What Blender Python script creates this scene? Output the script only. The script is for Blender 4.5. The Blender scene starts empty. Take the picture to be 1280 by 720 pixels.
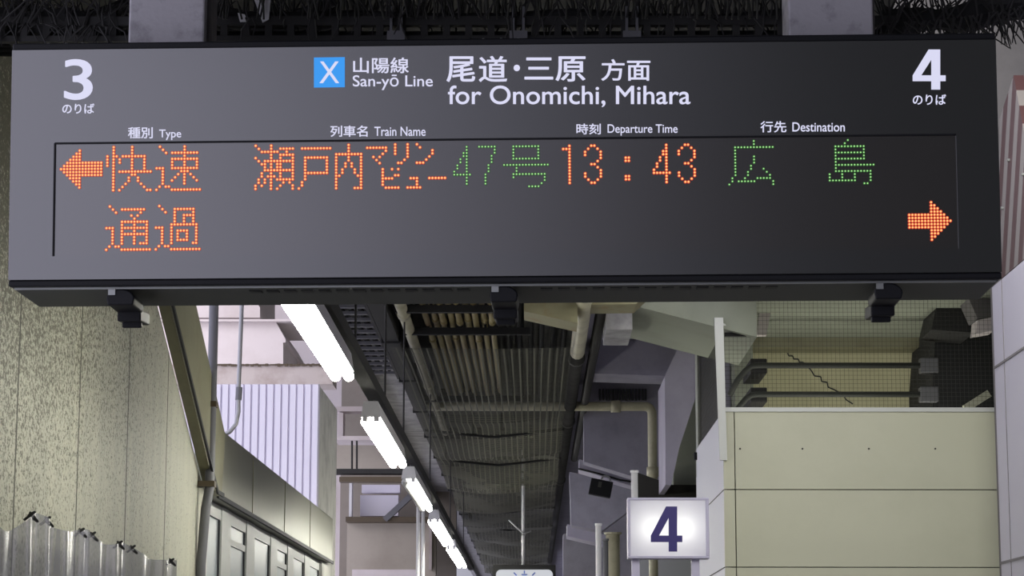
import bpy, math, random
from mathutils import Matrix, Vector
random.seed(7)
SC = bpy.context.scene
COL = SC.collection
# ------------------------------------------------------------------ camera
F, CX, CY = 2900.0, 640.0, 360.0
CAM = Vector((0, 0, 1.6))
_d = Vector((27 / F, 490 / F, 1)).normalized()            # platform direction in camera axes (x right, y down, z ahead)
_x = Vector((1, 0, -_d[0] / _d[2])).normalized()
_z = _x.cross(_d)
RIGHT = Vector((_x[0], _d[0], _z[0])); DOWN = Vector((_x[1], _d[1], _z[1])); FWD = Vector((_x[2], _d[2], _z[2]))
cd = bpy.data.cameras.new('camera'); cam = bpy.data.objects.new('camera', cd); COL.objects.link(cam)
cd.sensor_width = 36; cd.lens = 36 * F / 1280; cd.clip_end = 300; cd.clip_start = .05
cam.matrix_world = Matrix(((RIGHT.x, -DOWN.x, -FWD.x, 0), (RIGHT.y, -DOWN.y, -FWD.y, 0), (RIGHT.z, -DOWN.z, -FWD.z, 1.6), (0, 0, 0, 1)))
SC.camera = cam
# ------------------------------------------------------------------ world, exposure
SC.view_settings.view_transform = 'Standard'; SC.view_settings.look = 'None'
SC.view_settings.gamma = 1; SC.view_settings.use_curve_mapping = False
SC.view_settings.exposure = 0.0
W = bpy.data.worlds.new('sky'); SC.world = W; W.use_nodes = True
wn, wl = W.node_tree.nodes, W.node_tree.links
wn.clear()
wo = wn.new('ShaderNodeOutputWorld'); wb = wn.new('ShaderNodeBackground'); tc = wn.new('ShaderNodeTexCoord'); sx = wn.new('ShaderNodeSeparateXYZ')
mr = wn.new('ShaderNodeMapRange'); mr.interpolation_type = 'SMOOTHSTEP'
mr.inputs['From Min'].default_value = .09; mr.inputs['From Max'].default_value = -.30
cr = wn.new('ShaderNodeMix'); cr.data_type = 'RGBA'
cr.inputs['A'].default_value = (.10, .102, .10, 1); cr.inputs['B'].default_value = (1.9, 1.88, 2.3, 1)   # open sky on the track side, covered platform on the other
wl.new(tc.outputs['Generated'], sx.inputs[0]); wl.new(sx.outputs['X'], mr.inputs['Value']); wl.new(mr.outputs[0], cr.inputs['Factor'])
wl.new(cr.outputs['Result'], wb.inputs['Color']); wb.inputs['Strength'].default_value = .8; wl.new(wb.outputs[0], wo.inputs[0])

TUBE_W = 38.0
def area(name, loc, aim, sx_, sy_, power, col=(1, 1, 1)):
    l = bpy.data.lights.new(name, 'AREA'); l.shape = 'RECTANGLE'; l.size = sx_; l.size_y = sy_; l.energy = power; l.color = col
    o = bpy.data.objects.new(name, l); COL.objects.link(o); o.location = loc
    o.rotation_euler = (Vector(aim) - Vector(loc)).to_track_quat('-Z', 'Y').to_euler(); return o
# added area lights, unseen, for beige wall and cage; then daylight over the left track
area('beige_wall_fill', (1.9, 9.6, 4.35), (2.1, 14, 2.7), .4, 2.0, 92, (1, .99, .92))
area('cage_fill', (2.1, 15.2, 2.5), (2.1, 15.3, 4), 1.4, .5, 15, (1, .99, .86))
area('track_daylight', (-7, 22, 7), (-2.2, 27, 4.5), 5, 5, 330, (1, .96, .97))

# ------------------------------------------------------------------ helpers
def ray(px, py):
    d = RIGHT * ((px - CX) / F) + DOWN * ((py - CY) / F) + FWD
    return d
def PY(px, py, Y):
    d = ray(px, py); return CAM + d * (Y / d.y)
def PX(px, py, X):
    d = ray(px, py); return CAM + d * (X / d.x)
def PZ(px, py, Z):
    d = ray(px, py); return CAM + d * ((Z - 1.6) / d.z)

def lin(c):
    return tuple(((v / 255) / 12.92 if v / 255 <= .04045 else ((v / 255 + .055) / 1.055) ** 2.4) for v in c) + (1,)

class MB:
    def __init__(s): s.v = []; s.f = []
    def add(s, vs, fs):
        n = len(s.v); s.v += [tuple(v) for v in vs]; s.f += [tuple(i + n for i in f) for f in fs]; return s
    def box(s, x0, x1, y0, y1, z0, z1):
        return s.add([(x0, y0, z0), (x1, y0, z0), (x1, y1, z0), (x0, y1, z0), (x0, y0, z1), (x1, y0, z1), (x1, y1, z1), (x0, y1, z1)],
                     [(3, 2, 1, 0), (4, 5, 6, 7), (0, 1, 5, 4), (1, 2, 6, 5), (2, 3, 7, 6), (3, 0, 4, 7)])
    def prism(s, pts, vec):
        n = len(pts); p = [Vector(q) for q in pts]; v = Vector(vec)
        return s.add(p + [q + v for q in p], [tuple(range(n)), tuple(range(2 * n - 1, n - 1, -1))] + [(i, i + n, (i + 1) % n + n, (i + 1) % n) for i in range(n)])
    def bar(s, a, b, w, h):
        a, b = Vector(a), Vector(b); t = (b - a).normalized()
        u = t.cross(Vector((0, 0, 1)))
        if u.length < 1e-3: u = Vector((1, 0, 0))
        u.normalize(); k = u.cross(t)
        c = [a + u * (i * w / 2) + k * (j * h / 2) for i, j in ((-1, -1), (1, -1), (1, 1), (-1, 1))]
        return s.prism(c, b - a)
    def tube(s, pts, r, n=10):
        pts = [Vector(p) for p in pts]; rings = []
        up = None
        for i, p in enumerate(pts):
            t = (pts[min(i + 1, len(pts) - 1)] - pts[max(i - 1, 0)]).normalized()
            if up is None:
                up = t.orthogonal().normalized()
            else:
                up = (up - t * up.dot(t)).normalized()
            w = t.cross(up); rr = r[i] if isinstance(r, (list, tuple)) else r
            rings.append([p + (up * math.cos(a) + w * math.sin(a)) * rr for a in [2 * math.pi * k / n for k in range(n)]])
        vs = [q for g in rings for q in g]; fs = []
        for i in range(len(pts) - 1):
            for k in range(n):
                fs.append((i * n + k, i * n + (k + 1) % n, (i + 1) * n + (k + 1) % n, (i + 1) * n + k))
        fs += [tuple(range(n - 1, -1, -1)), tuple(range((len(pts) - 1) * n, len(pts) * n))]
        return s.add(vs, fs)
    def grid(s, fn, nu, nv):
        vs = [fn(i / nu, j / nv) for i in range(nu + 1) for j in range(nv + 1)]
        return s.add(vs, [(i * (nv + 1) + j, (i + 1) * (nv + 1) + j, (i + 1) * (nv + 1) + j + 1, i * (nv + 1) + j + 1) for i in range(nu) for j in range(nv)])
    def build(s, name, mat, parent=None, bevel=0, smooth=False, origin=None):
        me = bpy.data.meshes.new(name)
        vs = s.v
        if origin is not None: vs = [tuple(Vector(v) - Vector(origin)) for v in vs]
        me.from_pydata(vs, [], s.f); me.update()
        import bmesh
        bm = bmesh.new(); bm.from_mesh(me); bmesh.ops.recalc_face_normals(bm, faces=bm.faces); bm.to_mesh(me); bm.free()
        if smooth:
            for p in me.polygons: p.use_smooth = True
        o = bpy.data.objects.new(name, me); COL.objects.link(o); me.materials.append(mat)
        if origin is not None: o.location = origin
        if parent: o.parent = parent
        if bevel:
            b = o.modifiers.new('edge', 'BEVEL'); b.width = bevel; b.segments = 2; b.limit_method = 'ANGLE'
        return o
def each(shapes, name, mt, parent=None, to=None, **k):     # one mesh per piece
    for m_ in shapes:
        o = m_.build(name, mt, None if to else parent, **k)
        if to: under(o, to)
def tag(o, label=None, cat=None, group=None, kind=None):
    if label: o['label'] = label
    if cat: o['category'] = cat
    if group: o['group'] = group
    if kind: o['kind'] = kind
    return o
def thing(name, label, cat, loc=(0, 0, 0), group=None, kind=None):
    o = bpy.data.objects.new(name, None); COL.objects.link(o); o.location = loc; o.empty_display_size = .1
    return tag(o, label, cat, group, kind)
def under(o, parent):                 # parent a world-built part to a thing whose Empty sits elsewhere
    o.parent = parent; o.matrix_parent_inverse = Matrix.Translation(-Vector(parent.location)); return o
def structure(mb, name, mat, label=None, cat=None, **k):
    o = mb.build(name, mat, **k); o['kind'] = 'structure'
    if label: o['label'] = label
    if cat: o['category'] = cat
    return o

# ------------------------------------------------------------------ materials
def mat(name, col, rough=.6, metal=0, dirt=None, dscale=6, damt=.5, dlo=.45, dhi=.7, stretch=(1, 1, 1), bump=0, bscale=60, spec=.5, coat=0):
    m = bpy.data.materials.new(name); m.use_nodes = True
    n, l = m.node_tree.nodes, m.node_tree.links; b = n['Principled BSDF']
    b.inputs['Roughness'].default_value = rough; b.inputs['Metallic'].default_value = metal; b.inputs['Specular IOR Level'].default_value = spec
    b.inputs['Coat Weight'].default_value = coat
    c = lin(col); b.inputs['Base Color'].default_value = c
    if dirt is not None or bump:
        t = n.new('ShaderNodeTexCoord'); mp = n.new('ShaderNodeMapping'); mp.inputs['Scale'].default_value = stretch
        l.new(t.outputs['Object'], mp.inputs[0])
    if dirt is not None:
        nz = n.new('ShaderNodeTexNoise'); nz.inputs['Scale'].default_value = dscale; nz.inputs['Detail'].default_value = 8; nz.inputs['Roughness'].default_value = .65
        l.new(mp.outputs[0], nz.inputs['Vector'])
        r = n.new('ShaderNodeMapRange'); r.inputs['From Min'].default_value = dlo; r.inputs['From Max'].default_value = dhi; r.inputs['To Max'].default_value = damt
        l.new(nz.outputs['Fac'], r.inputs['Value'])
        mx = n.new('ShaderNodeMix'); mx.data_type = 'RGBA'; mx.inputs['A'].default_value = c; mx.inputs['B'].default_value = lin(dirt)
        l.new(r.outputs[0], mx.inputs['Factor']); l.new(mx.outputs['Result'], b.inputs['Base Color'])
    if bump:
        nb = n.new('ShaderNodeTexNoise'); nb.inputs['Scale'].default_value = bscale; nb.inputs['Detail'].default_value = 4
        l.new(mp.outputs[0], nb.inputs['Vector']); bp = n.new('ShaderNodeBump'); bp.inputs['Strength'].default_value = bump; bp.inputs['Distance'].default_value = .01
        l.new(nb.outputs['Fac'], bp.inputs['Height']); l.new(bp.outputs[0], b.inputs['Normal'])
    return m
def emit(name, col, strength):
    m = bpy.data.materials.new(name); m.use_nodes = True
    b = m.node_tree.nodes['Principled BSDF']; c = lin(col)
    b.inputs['Base Color'].default_value = (.02, .02, .02, 1); b.inputs['Emission Color'].default_value = c; b.inputs['Emission Strength'].default_value = strength
    b.inputs['Roughness'].default_value = .5
    return m

M = {}
M['face'] = mat('dark grey lacquer', (25, 26, 29), .17, bump=.02, bscale=400)
M['face'].node_tree.nodes['Principled BSDF'].inputs['IOR'].default_value = 2.1
M['black'] = mat('black plastic', (13, 14, 18), .55, spec=.25)
M['housing'] = mat('dark grey steel', (58, 60, 56), .6, spec=.3)
M['alu'] = mat('aluminium', (140, 142, 140), .4, .8)
M['white_glow'] = emit('backlit white lettering', (226, 226, 252), .9)
M['blue_glow'] = emit('backlit blue square', (45, 150, 238), 1.0)
M['led_red'] = emit('orange led core', (255, 190, 116), 1.35)
M['led_red_body'] = emit('red led halo', (226, 66, 32), .9)  # red bloom around the dots, given as emission
M['led_green'] = emit('green led core', (190, 250, 165), 1.0)
M['led_green_body'] = emit('green led halo', (30, 100, 18), .8)  # green bloom, likewise an emissive ring
M['post'] = mat('grey painted steel', (170, 167, 172), .6, dirt=(52, 50, 52), dscale=9, damt=.7, dlo=.5, dhi=.75, bump=.1)
M['cream_panel'] = mat('beige laminate', (184, 184, 162), .5, dirt=(170, 170, 148), dscale=1.5, damt=.5)
M['white_panel'] = mat('white laminate', (160, 157, 168), .5)
M['side_panel'] = mat('pale laminate', (206, 206, 216), .5)
M['concrete'] = mat('grey concrete', (100, 97, 97), .85, dirt=(78, 76, 76), dscale=3, damt=.6, bump=.15)
M['concrete_light'] = mat('pale concrete', (134, 138, 124), .85, dirt=(112, 114, 102), dscale=2, damt=.5, bump=.1)
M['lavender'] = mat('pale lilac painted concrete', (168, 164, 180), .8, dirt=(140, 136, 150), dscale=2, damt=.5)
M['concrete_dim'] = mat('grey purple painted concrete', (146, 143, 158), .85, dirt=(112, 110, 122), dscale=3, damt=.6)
M['deck'] = mat('sooty deck', (46, 45, 42), .9, dirt=(22, 22, 20), dscale=5, damt=.8, bump=.2, bscale=20)
M['soffit'] = mat('stained concrete soffit', (168, 166, 168), .9, dirt=(100, 100, 100), dscale=5, damt=.8, dlo=.4, dhi=.7, bump=.2, bscale=30)
M['dark_steel'] = mat('sooty steel', (30, 29, 28), .7, dirt=(16, 16, 16), dscale=8)
M['sooty'] = mat('black sooty steel', (16, 16, 16), .85)
M['cable_tie'] = mat('sooty bristle', (30, 29, 28), .7)
M['cable_tie_pale'] = mat('weathered bristle', (48, 48, 42), .7)
M['olive'] = mat('olive painted steel', (122, 120, 96), .5, dirt=(92, 84, 60), dscale=3, damt=.6)
M['brown_pipe'] = mat('brown pipe', (78, 66, 48), .5)
M['grey_pipe'] = mat('grey pipe', (96, 96, 100), .5)
M['galv'] = mat('galvanised pipe', (150, 150, 152), .4, .5)
M['cream_pipe'] = mat('cream pipe', (182, 178, 152), .5, dirt=(120, 112, 90), dscale=4, damt=.6)
M['conduit'] = mat('rusty conduit', (132, 120, 76), .6, dirt=(84, 58, 34), dscale=3, damt=.8, stretch=(1, .4, 1))
M['white_steel'] = mat('white painted steel', (215, 214, 216), .5)
M['alu_white'] = mat('pale aluminium frame', (186, 188, 184), .45)
M['floor'] = mat('grey asphalt', (120, 118, 114), .9, dirt=(90, 88, 84), dscale=4)
M['out_white'] = mat('outdoor white paint', (205, 196, 196), .8, dirt=(180, 168, 164), dscale=1.2, damt=.6)
M['out_beam'] = mat('weathered white beam', (176, 166, 162), .8, dirt=(128, 112, 102), dscale=3, damt=.6)
M['corrugated'] = mat('white corrugated cladding', (222, 218, 230), .6)
M['column'] = mat('grey column paint', (214, 213, 206), .7, dirt=(110, 110, 104), dscale=3, damt=.5)
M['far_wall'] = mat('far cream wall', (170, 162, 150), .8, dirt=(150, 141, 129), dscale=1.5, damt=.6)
M['far_shaded'] = mat('shaded beige wall', (142, 134, 124), .8, dirt=(118, 110, 100), dscale=1.5, damt=.6)
M['tube'] = emit('fluorescent tube', (255, 253, 240), TUBE_W)
M['tube_off'] = mat('unlit tube', (205, 205, 205), .4)
M['gasket'] = mat('black gasket', (24, 26, 32), .6)
M['glass'] = mat('frosted window glass', (150, 158, 162), .35)
M['navy'] = mat('navy lettering', (40, 28, 104), .5)
M['frame_lilac'] = mat('pale lilac aluminium', (176, 172, 196), .4)
M['wire'] = mat('dark wire', (46, 46, 42), .7)
M['void'] = mat('shaft shade', (26, 26, 27), .9)
M['yellow_rust'] = mat('rusting cream beam', (142, 138, 108), .7, dirt=(132, 96, 48), dscale=5, damt=.8, dlo=.5, dhi=.7)
M['blue_mark'] = mat('blue print', (70, 100, 190), .5)

def nodes_of(m): return m.node_tree.nodes, m.node_tree.links
# left wall: cream boards with a dark joint every 1.1 m and heavy speckled grime
def wall_mat():
    m = bpy.data.materials.new('speckled cream boards'); m.use_nodes = True
    n, l = nodes_of(m); b = n['Principled BSDF']; b.inputs['Roughness'].default_value = .6
    t = n.new('ShaderNodeTexCoord'); sp = n.new('ShaderNodeSeparateXYZ'); l.new(t.outputs['Object'], sp.inputs[0])
    def math_(op, a, bb=None):
        q = n.new('ShaderNodeMath'); q.operation = op
        for i, v in enumerate((a, bb)):
            if v is None: continue
            if isinstance(v, (int, float)): q.inputs[i].default_value = v
            else: l.new(v, q.inputs[i])
        return q.outputs[0]
    seam = math_('LESS_THAN', math_('FLOORED_MODULO', math_('SUBTRACT', sp.outputs['Y'], 8.02), 1.1), .02)
    big = n.new('ShaderNodeTexNoise'); big.inputs['Scale'].default_value = .9; big.inputs['Detail'].default_value = 3; l.new(t.outputs['Object'], big.inputs['Vector'])
    fine = n.new('ShaderNodeTexNoise'); fine.inputs['Scale'].default_value = 88; fine.inputs['Detail'].default_value = 6; fine.inputs['Roughness'].default_value = .75
    mp = n.new('ShaderNodeMapping'); mp.inputs['Scale'].default_value = (1, .55, .8); l.new(t.outputs['Object'], mp.inputs[0]); l.new(mp.outputs[0], fine.inputs['Vector'])
    # grime is thicker on the older boards away from the stair foot and higher up
    r1 = n.new('ShaderNodeMapRange'); r1.inputs['From Min'].default_value = 12.0; r1.inputs['From Max'].default_value = 7.5; l.new(sp.outputs['Y'], r1.inputs['Value'])
    r2 = n.new('ShaderNodeMapRange'); r2.inputs['From Min'].default_value = 2.2; r2.inputs['From Max'].default_value = 3.4; r2.inputs['To Min'].default_value = .35; l.new(sp.outputs['Z'], r2.inputs['Value'])
    age = math_('MULTIPLY', r1.outputs[0], r2.outputs[0])
    thr = math_('SUBTRACT', .635, math_('MULTIPLY', math_('ADD', age, math_('MULTIPLY', big.outputs['Fac'], .5)), .225))
    spk = n.new('ShaderNodeMapRange'); spk.inputs['From Min'].default_value = 0; spk.inputs['From Max'].default_value = .09; spk.inputs['To Max'].default_value = .9
    l.new(math_('SUBTRACT', fine.outputs['Fac'], thr), spk.inputs['Value'])
    st = n.new('ShaderNodeTexNoise'); st.inputs['Scale'].default_value = 3; mp2 = n.new('ShaderNodeMapping'); mp2.inputs['Scale'].default_value = (1, 2.2, .25)
    l.new(t.outputs['Object'], mp2.inputs[0]); l.new(mp2.outputs[0], st.inputs['Vector'])
    a = n.new('ShaderNodeMix'); a.data_type = 'RGBA'; a.inputs['A'].default_value = lin((198, 197, 176)); a.inputs['B'].default_value = lin((158, 158, 146)); l.new(st.outputs['Fac'], a.inputs['Factor'])
    c = n.new('ShaderNodeMix'); c.data_type = 'RGBA'; c.inputs['B'].default_value = lin((70, 68, 50)); l.new(a.outputs['Result'], c.inputs['A']); l.new(spk.outputs[0], c.inputs['Factor'])
    e = n.new('ShaderNodeMix'); e.data_type = 'RGBA'; e.inputs['B'].default_value = lin((52, 48, 34)); l.new(c.outputs['Result'], e.inputs['A']); l.new(seam, e.inputs['Factor'])
    l.new(e.outputs['Result'], b.inputs['Base Color'])
    bp = n.new('ShaderNodeBump'); bp.inputs['Strength'].default_value = .25; bp.inputs['Distance'].default_value = .01; l.new(fine.outputs['Fac'], bp.inputs['Height']); l.new(bp.outputs[0], b.inputs['Normal'])
    return m
M['wall_left'] = wall_mat()
# brushed stainless fascia
M['stainless'] = mat('brushed stainless', (126, 126, 112), .42, .8, dirt=(120, 120, 108), dscale=2, damt=.6, bump=.03, bscale=8)

def net_mat(name, pitch, frac, col, fill=0):
    m = bpy.data.materials.new(name); m.use_nodes = True
    n, l = nodes_of(m); b = n['Principled BSDF']; b.inputs['Base Color'].default_value = lin(col); b.inputs['Roughness'].default_value = .8
    t = n.new('ShaderNodeTexCoord'); sp = n.new('ShaderNodeSeparateXYZ'); l.new(t.outputs['Object'], sp.inputs[0]); outs = []
    for ax in 'XY':
        q = n.new('ShaderNodeMath'); q.operation = 'FLOORED_MODULO'; q.inputs[1].default_value = pitch; l.new(sp.outputs[ax], q.inputs[0])
        w = n.new('ShaderNodeMath'); w.operation = 'LESS_THAN'; w.inputs[1].default_value = pitch * frac; l.new(q.outputs[0], w.inputs[0]); outs.append(w.outputs[0])
    mx = n.new('ShaderNodeMath'); mx.operation = 'MAXIMUM'; l.new(outs[0], mx.inputs[0]); l.new(outs[1], mx.inputs[1])
    nz = n.new('ShaderNodeTexNoise'); nz.inputs['Scale'].default_value = 1.6; nz.inputs['Detail'].default_value = 5; l.new(t.outputs['Object'], nz.inputs['Vector'])
    cl = n.new('ShaderNodeMapRange'); cl.inputs['From Min'].default_value = .25; cl.inputs['From Max'].default_value = .6; cl.inputs['To Max'].default_value = fill; l.new(nz.outputs['Fac'], cl.inputs['Value'])
    rp = n.new('ShaderNodeMapRange'); rp.inputs['From Min'].default_value = 16; rp.inputs['From Max'].default_value = 25; l.new(sp.outputs['Y'], rp.inputs['Value'])   # more opaque farther along
    ml = n.new('ShaderNodeMath'); ml.operation = 'MULTIPLY'; l.new(cl.outputs[0], ml.inputs[0]); l.new(rp.outputs[0], ml.inputs[1])
    m2 = n.new('ShaderNodeMath'); m2.operation = 'MAXIMUM'; l.new(mx.outputs[0], m2.inputs[0]); l.new(ml.outputs[0], m2.inputs[1])
    l.new(m2.outputs[0], b.inputs['Alpha']); return m
M['net'] = net_mat('sooty bird net', .05, .22, (82, 82, 68), .95)

def vinyl_mat():
    m = bpy.data.materials.new('clear vinyl'); m.use_nodes = True
    b = m.node_tree.nodes['Principled BSDF']; b.inputs['Base Color'].default_value = lin((126, 126, 134)); b.inputs['Roughness'].default_value = .16
    b.inputs['Alpha'].default_value = .72; b.inputs['Specular IOR Level'].default_value = .9; return m
M['vinyl'] = vinyl_mat()

def led_screen_mat(s):
    m = bpy.data.materials.new('led matrix face'); m.use_nodes = True
    n, l = nodes_of(m); b = n['Principled BSDF']; b.inputs['Roughness'].default_value = .17; b.inputs['IOR'].default_value = 2.1
    t = n.new('ShaderNodeTexCoord'); mp = n.new('ShaderNodeMapping'); mp.inputs['Scale'].default_value = (1 / s, 0, 1 / s); mp.inputs['Location'].default_value = (.5, 0, .5); l.new(t.outputs['Object'], mp.inputs[0])
    fr = n.new('ShaderNodeVectorMath'); fr.operation = 'FRACTION'; l.new(mp.outputs[0], fr.inputs[0])
    ds = n.new('ShaderNodeVectorMath'); ds.operation = 'DISTANCE'; ds.inputs[1].default_value = (.5, 0, .5); l.new(fr.outputs[0], ds.inputs[0])
    lt = n.new('ShaderNodeMath'); lt.operation = 'LESS_THAN'; lt.inputs[1].default_value = .3; l.new(ds.outputs['Value'], lt.inputs[0])
    mx = n.new('ShaderNodeMix'); mx.data_type = 'RGBA'; mx.inputs['A'].default_value = lin((28, 25, 26)); mx.inputs['B'].default_value = lin((42, 36, 36)); l.new(lt.outputs[0], mx.inputs['Factor']); l.new(mx.outputs['Result'], b.inputs['Base Color'])
    return m

# ------------------------------------------------------------------ the setting
structure(MB().box(-3.0, 5.0, -3, 60, -.2, 0), 'floor', M['floor'])
# left: boarded wall under the stair, up to the slab
WX = -1.8
s1, s2 = PX(195, 375, WX), PX(255, 615, WX)
def sline(a, b, z): k = (z - a.z) / (b.z - a.z); return a.y + (b.y - a.y) * k
mb = MB(); mb.prism([(WX, 6.9, 0), (WX, 12.75, 0), (WX, 12.75, s2.z), (WX, s2.y, s2.z), (WX, sline(s1, s2, 4.0), 4.0), (WX, 6.9, 4.0)], (-.12, 0, 0))
structure(mb, 'wall_left', M['wall_left'])
# stair stringer
u1, u2 = PX(228, 375, WX), PX(265, 540, WX)
mb = MB(); mb.prism([(WX + .06, sline(s1, s2, 4.0), 4.0), (WX + .06, s2.y, s2.z), (WX + .06, 12.95, s2.z), (WX + .06, u2.y + .1, u2.z), (WX + .06, sline(u1, u2, 4.0), 4.0)], (-.055, 0, 0))
st = tag(mb.build('stair_stringer', M['olive']), 'sloping olive steel stair stringer running down the edge of the boarded wall', 'stringer')
mb = MB(); a = Vector((WX + .075, sline(s1, s2, 4.0), 4.0)); b = Vector((WX + .075, s2.y, s2.z)); mb.bar(a, b, .012, .022); mb.bar(b, (WX + .075, 12.9, s2.z), .012, .022)
mb.build('edge_strip', M['gasket'], st)  # dark strip put in for the shadow gap along the stringer
# fascia over the windows
mb = MB(); mb.box(WX - .1, WX + .03, 12.95, 20.5, 2.61, 3.0)
fa = tag(mb.build('steel_fascia', M['stainless'], bevel=.008), 'long brushed stainless fascia above the row of aluminium windows', 'fascia')
each([MB().box(WX + .028, WX + .034, y, y + .012, 2.615, 2.995) for y in (14.6, 16.5, 18.4)], 'panel_joint', M['olive'], fa)
mb = MB(); mb.box(WX + .03, WX + .045, 12.95, 20.5, 2.60, 2.625); mb.build('drip_edge', M['gasket'], fa)
# windows
edges = [12.62] + [WX * -F / (667 - p) for p in (282.5, 313.75, 343.75, 365, 386)] + [19.9]
for i in range(1, 7):
    y0, y1 = edges[i - 1] + .06, edges[i] + .06
    w = thing('window_%d' % i, None, None, (WX, y0, 0), kind='structure')
    post = min(.42, (y1 - y0) * .38)
    def part(m_, nm, mt): return under(m_.build(nm, mt), w)
    part(MB().box(WX - .09, WX - .028, y0, y0 + post, .9, 2.6), 'mullion', M['alu_white'])
    m_ = MB(); m_.box(WX - .09, WX - .034, y0 + post, y1, 2.52, 2.6); m_.box(WX - .09, WX - .034, y0 + post, y1, .9, 1.0)
    if i in (2, 4): m_.box(WX - .09, WX - .036, y0 + post, y1, 2.40, 2.44)
    part(m_, 'window_frame', M['alu_white'])
    part(MB().box(WX - .08, WX - .046, y0 + post, y1, 1.0, 2.52), 'pane', M['glass'])
    part(MB().box(WX - .05, WX - .038, y1 - .04, y1, 1.0, 2.56), 'gasket', M['gasket'])
structure(MB().box(WX - .12, WX, 12.76, 20.4, 0, .9), 'wall_left', M['side_panel'])
structure(MB().box(WX - .11, WX - .01, 19.97, 20.5, .9, 2.6), 'trim_1', M['column'])
# ceiling: sooty slab over the sign, dark deck along the middle, stained strip by the lamps, pale slab over the stair enclosure
structure(MB().box(-1.92, 1.3, 4.0, 11.4, 4.0, 4.2), 'ceiling', M['deck'])
structure(MB().box(-1.34, -.98, 11.4, 60, 4.0, 4.2), 'ceiling', M['soffit'])
structure(MB().box(-.98, .36, 11.4, 60, 4.0, 4.2), 'ceiling', M['deck'])
structure(MB().box(.36, 1.12, 15.3, 60, 4.12, 4.3), 'ceiling', M['concrete_dim'])
structure(MB().box(1.12, 4.5, 13.2, 17.2, 4.0, 4.3), 'ceiling', M['concrete_light'])
mb = MB(); mb.box(-1.36, -1.28, 11.4, 60, 3.9, 4.2)
structure(mb, 'trim_2', M['soffit'])
# right-hand concrete behind the hazard board, and above
structure(MB().box(2.57, 5, 12.6, 12.9, 0, 6.5), 'wall_right', M['concrete'])
structure(MB().box(1.55, 2.57, 12.6, 12.9, 3.95, 6.5), 'wall_right', M['concrete'])
# white laminate wall on the right
wp = MB().box(2.4, 2.46, 5.2, 12.0, 0, 3.63)
wr = structure(wp, 'wall_right', M['white_panel'])
mb = MB()
for z in (3.2, 2.19): mb.box(2.396, 2.404, 5.2, 11.99, z, z + .012)
mb.box(2.397, 2.404, 11.74, 11.745, 0, 3.63)
mb.build('panel_joint', M['concrete'], wr)

# ------------------------------------------------------------------ the departure sign
S = .00877339
def rot(a, b, c): return Matrix.Rotation(a, 4, 'Z') @ Matrix.Rotation(b, 4, 'X') @ Matrix.Rotation(c, 4, 'Y')
SM = Matrix.Translation((-1.346583, 6.4, 1.6 + 1.48458)) @ rot(*[math.radians(v) for v in (-1.19219318, 3.71326055, -.25529806)])
SMI = SM.inverted()
def fp(px, py):                       # where a sight line meets the sign's face, in the sign's own axes
    o = SMI @ CAM; d = SMI.to_3x3() @ ray(px, py); return o + d * (-o.y / d.y)
sign = bpy.data.objects.new('departure_sign', None); COL.objects.link(sign); sign.matrix_world = SM
tag(sign, 'wide dark grey train departure sign with orange and green LED text hung under the ceiling', 'sign')
XA, XB, ZT, ZB = -15.5 * S, 301.8 * S, 32.1 * S, -42.85 * S
LIP = .018; DEP = .37; SL = math.tan(math.radians(3.7))
mb = MB()
prof = [(.014, ZB - LIP), (DEP, ZB - LIP - DEP * SL), (DEP, ZT + LIP), (.014, ZT + LIP)]
mb.prism([(XA, y, z) for y, z in prof], (XB - XA, 0, 0))
mb.build('housing', M['housing'], sign, bevel=.006)
mb = MB().box(XA, XB, .003, .03, ZT + .001, ZT + LIP + .002); mb.build('top_lip', M['black'], sign, bevel=.004)
mb = MB().box(XA, XB, .003, .03, ZB - LIP - .001, ZB - .001); mb.build('bottom_lip', M['black'], sign, bevel=.004)
mb = MB().box(XA + .01, XB - .01, .031, .037, ZB - LIP - .007, ZB - LIP - .001); mb.build('edge_strip', M['alu'], sign)
# front panel with a rectangular opening for the matrix
LX0, LX1, LZ1, LZ0 = -1.1 * S, 288.4 * S, 1.45 * S, -35.3 * S
mb = MB()
mb.box(XA, XB, 0, .02, LZ1, ZT); mb.box(XA, XB, 0, .02, ZB, LZ0); mb.box(XA, LX0, 0, .02, LZ0, LZ1); mb.box(LX1, XB, 0, .02, LZ0, LZ1)
fpanel = mb.build('front_panel', M['face'], sign)
M['led_face'] = led_screen_mat(S)
mb = MB().box(LX0, LX1, .005, .02, LZ0, LZ1); mb.build('led_screen', M['led_face'], sign)
mb = MB(); g = .0022
mb.box(LX0 - g, LX0 + g, -.0006, .012, LZ0, LZ1); mb.box(LX0, LX1, -.0006, .012, LZ1 - g, LZ1 + g)
mb.build('screen_gap', M['black'], sign)
# vents underneath
for x0, x1 in ((305, 585), (675, 962)):
    k = int((x1 - x0) / 22)
    for i in range(k + 1):
        mb = MB(); p = fp(x0 + i * 22, 345); q = fp(x0 + i * 22 + 15, 345); zz = ZB - LIP - .12 * SL
        mb.prism([(p.x * 1.0, .10, zz - .0015 + .02 * SL), (q.x, .10, zz - .0015 + .02 * SL), (q.x, .14, zz - .0015 - .02 * SL), (p.x, .14, zz - .0015 - .02 * SL)], (0, 0, .003))
        mb.build('vent_slot', M['black'], sign)
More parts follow.
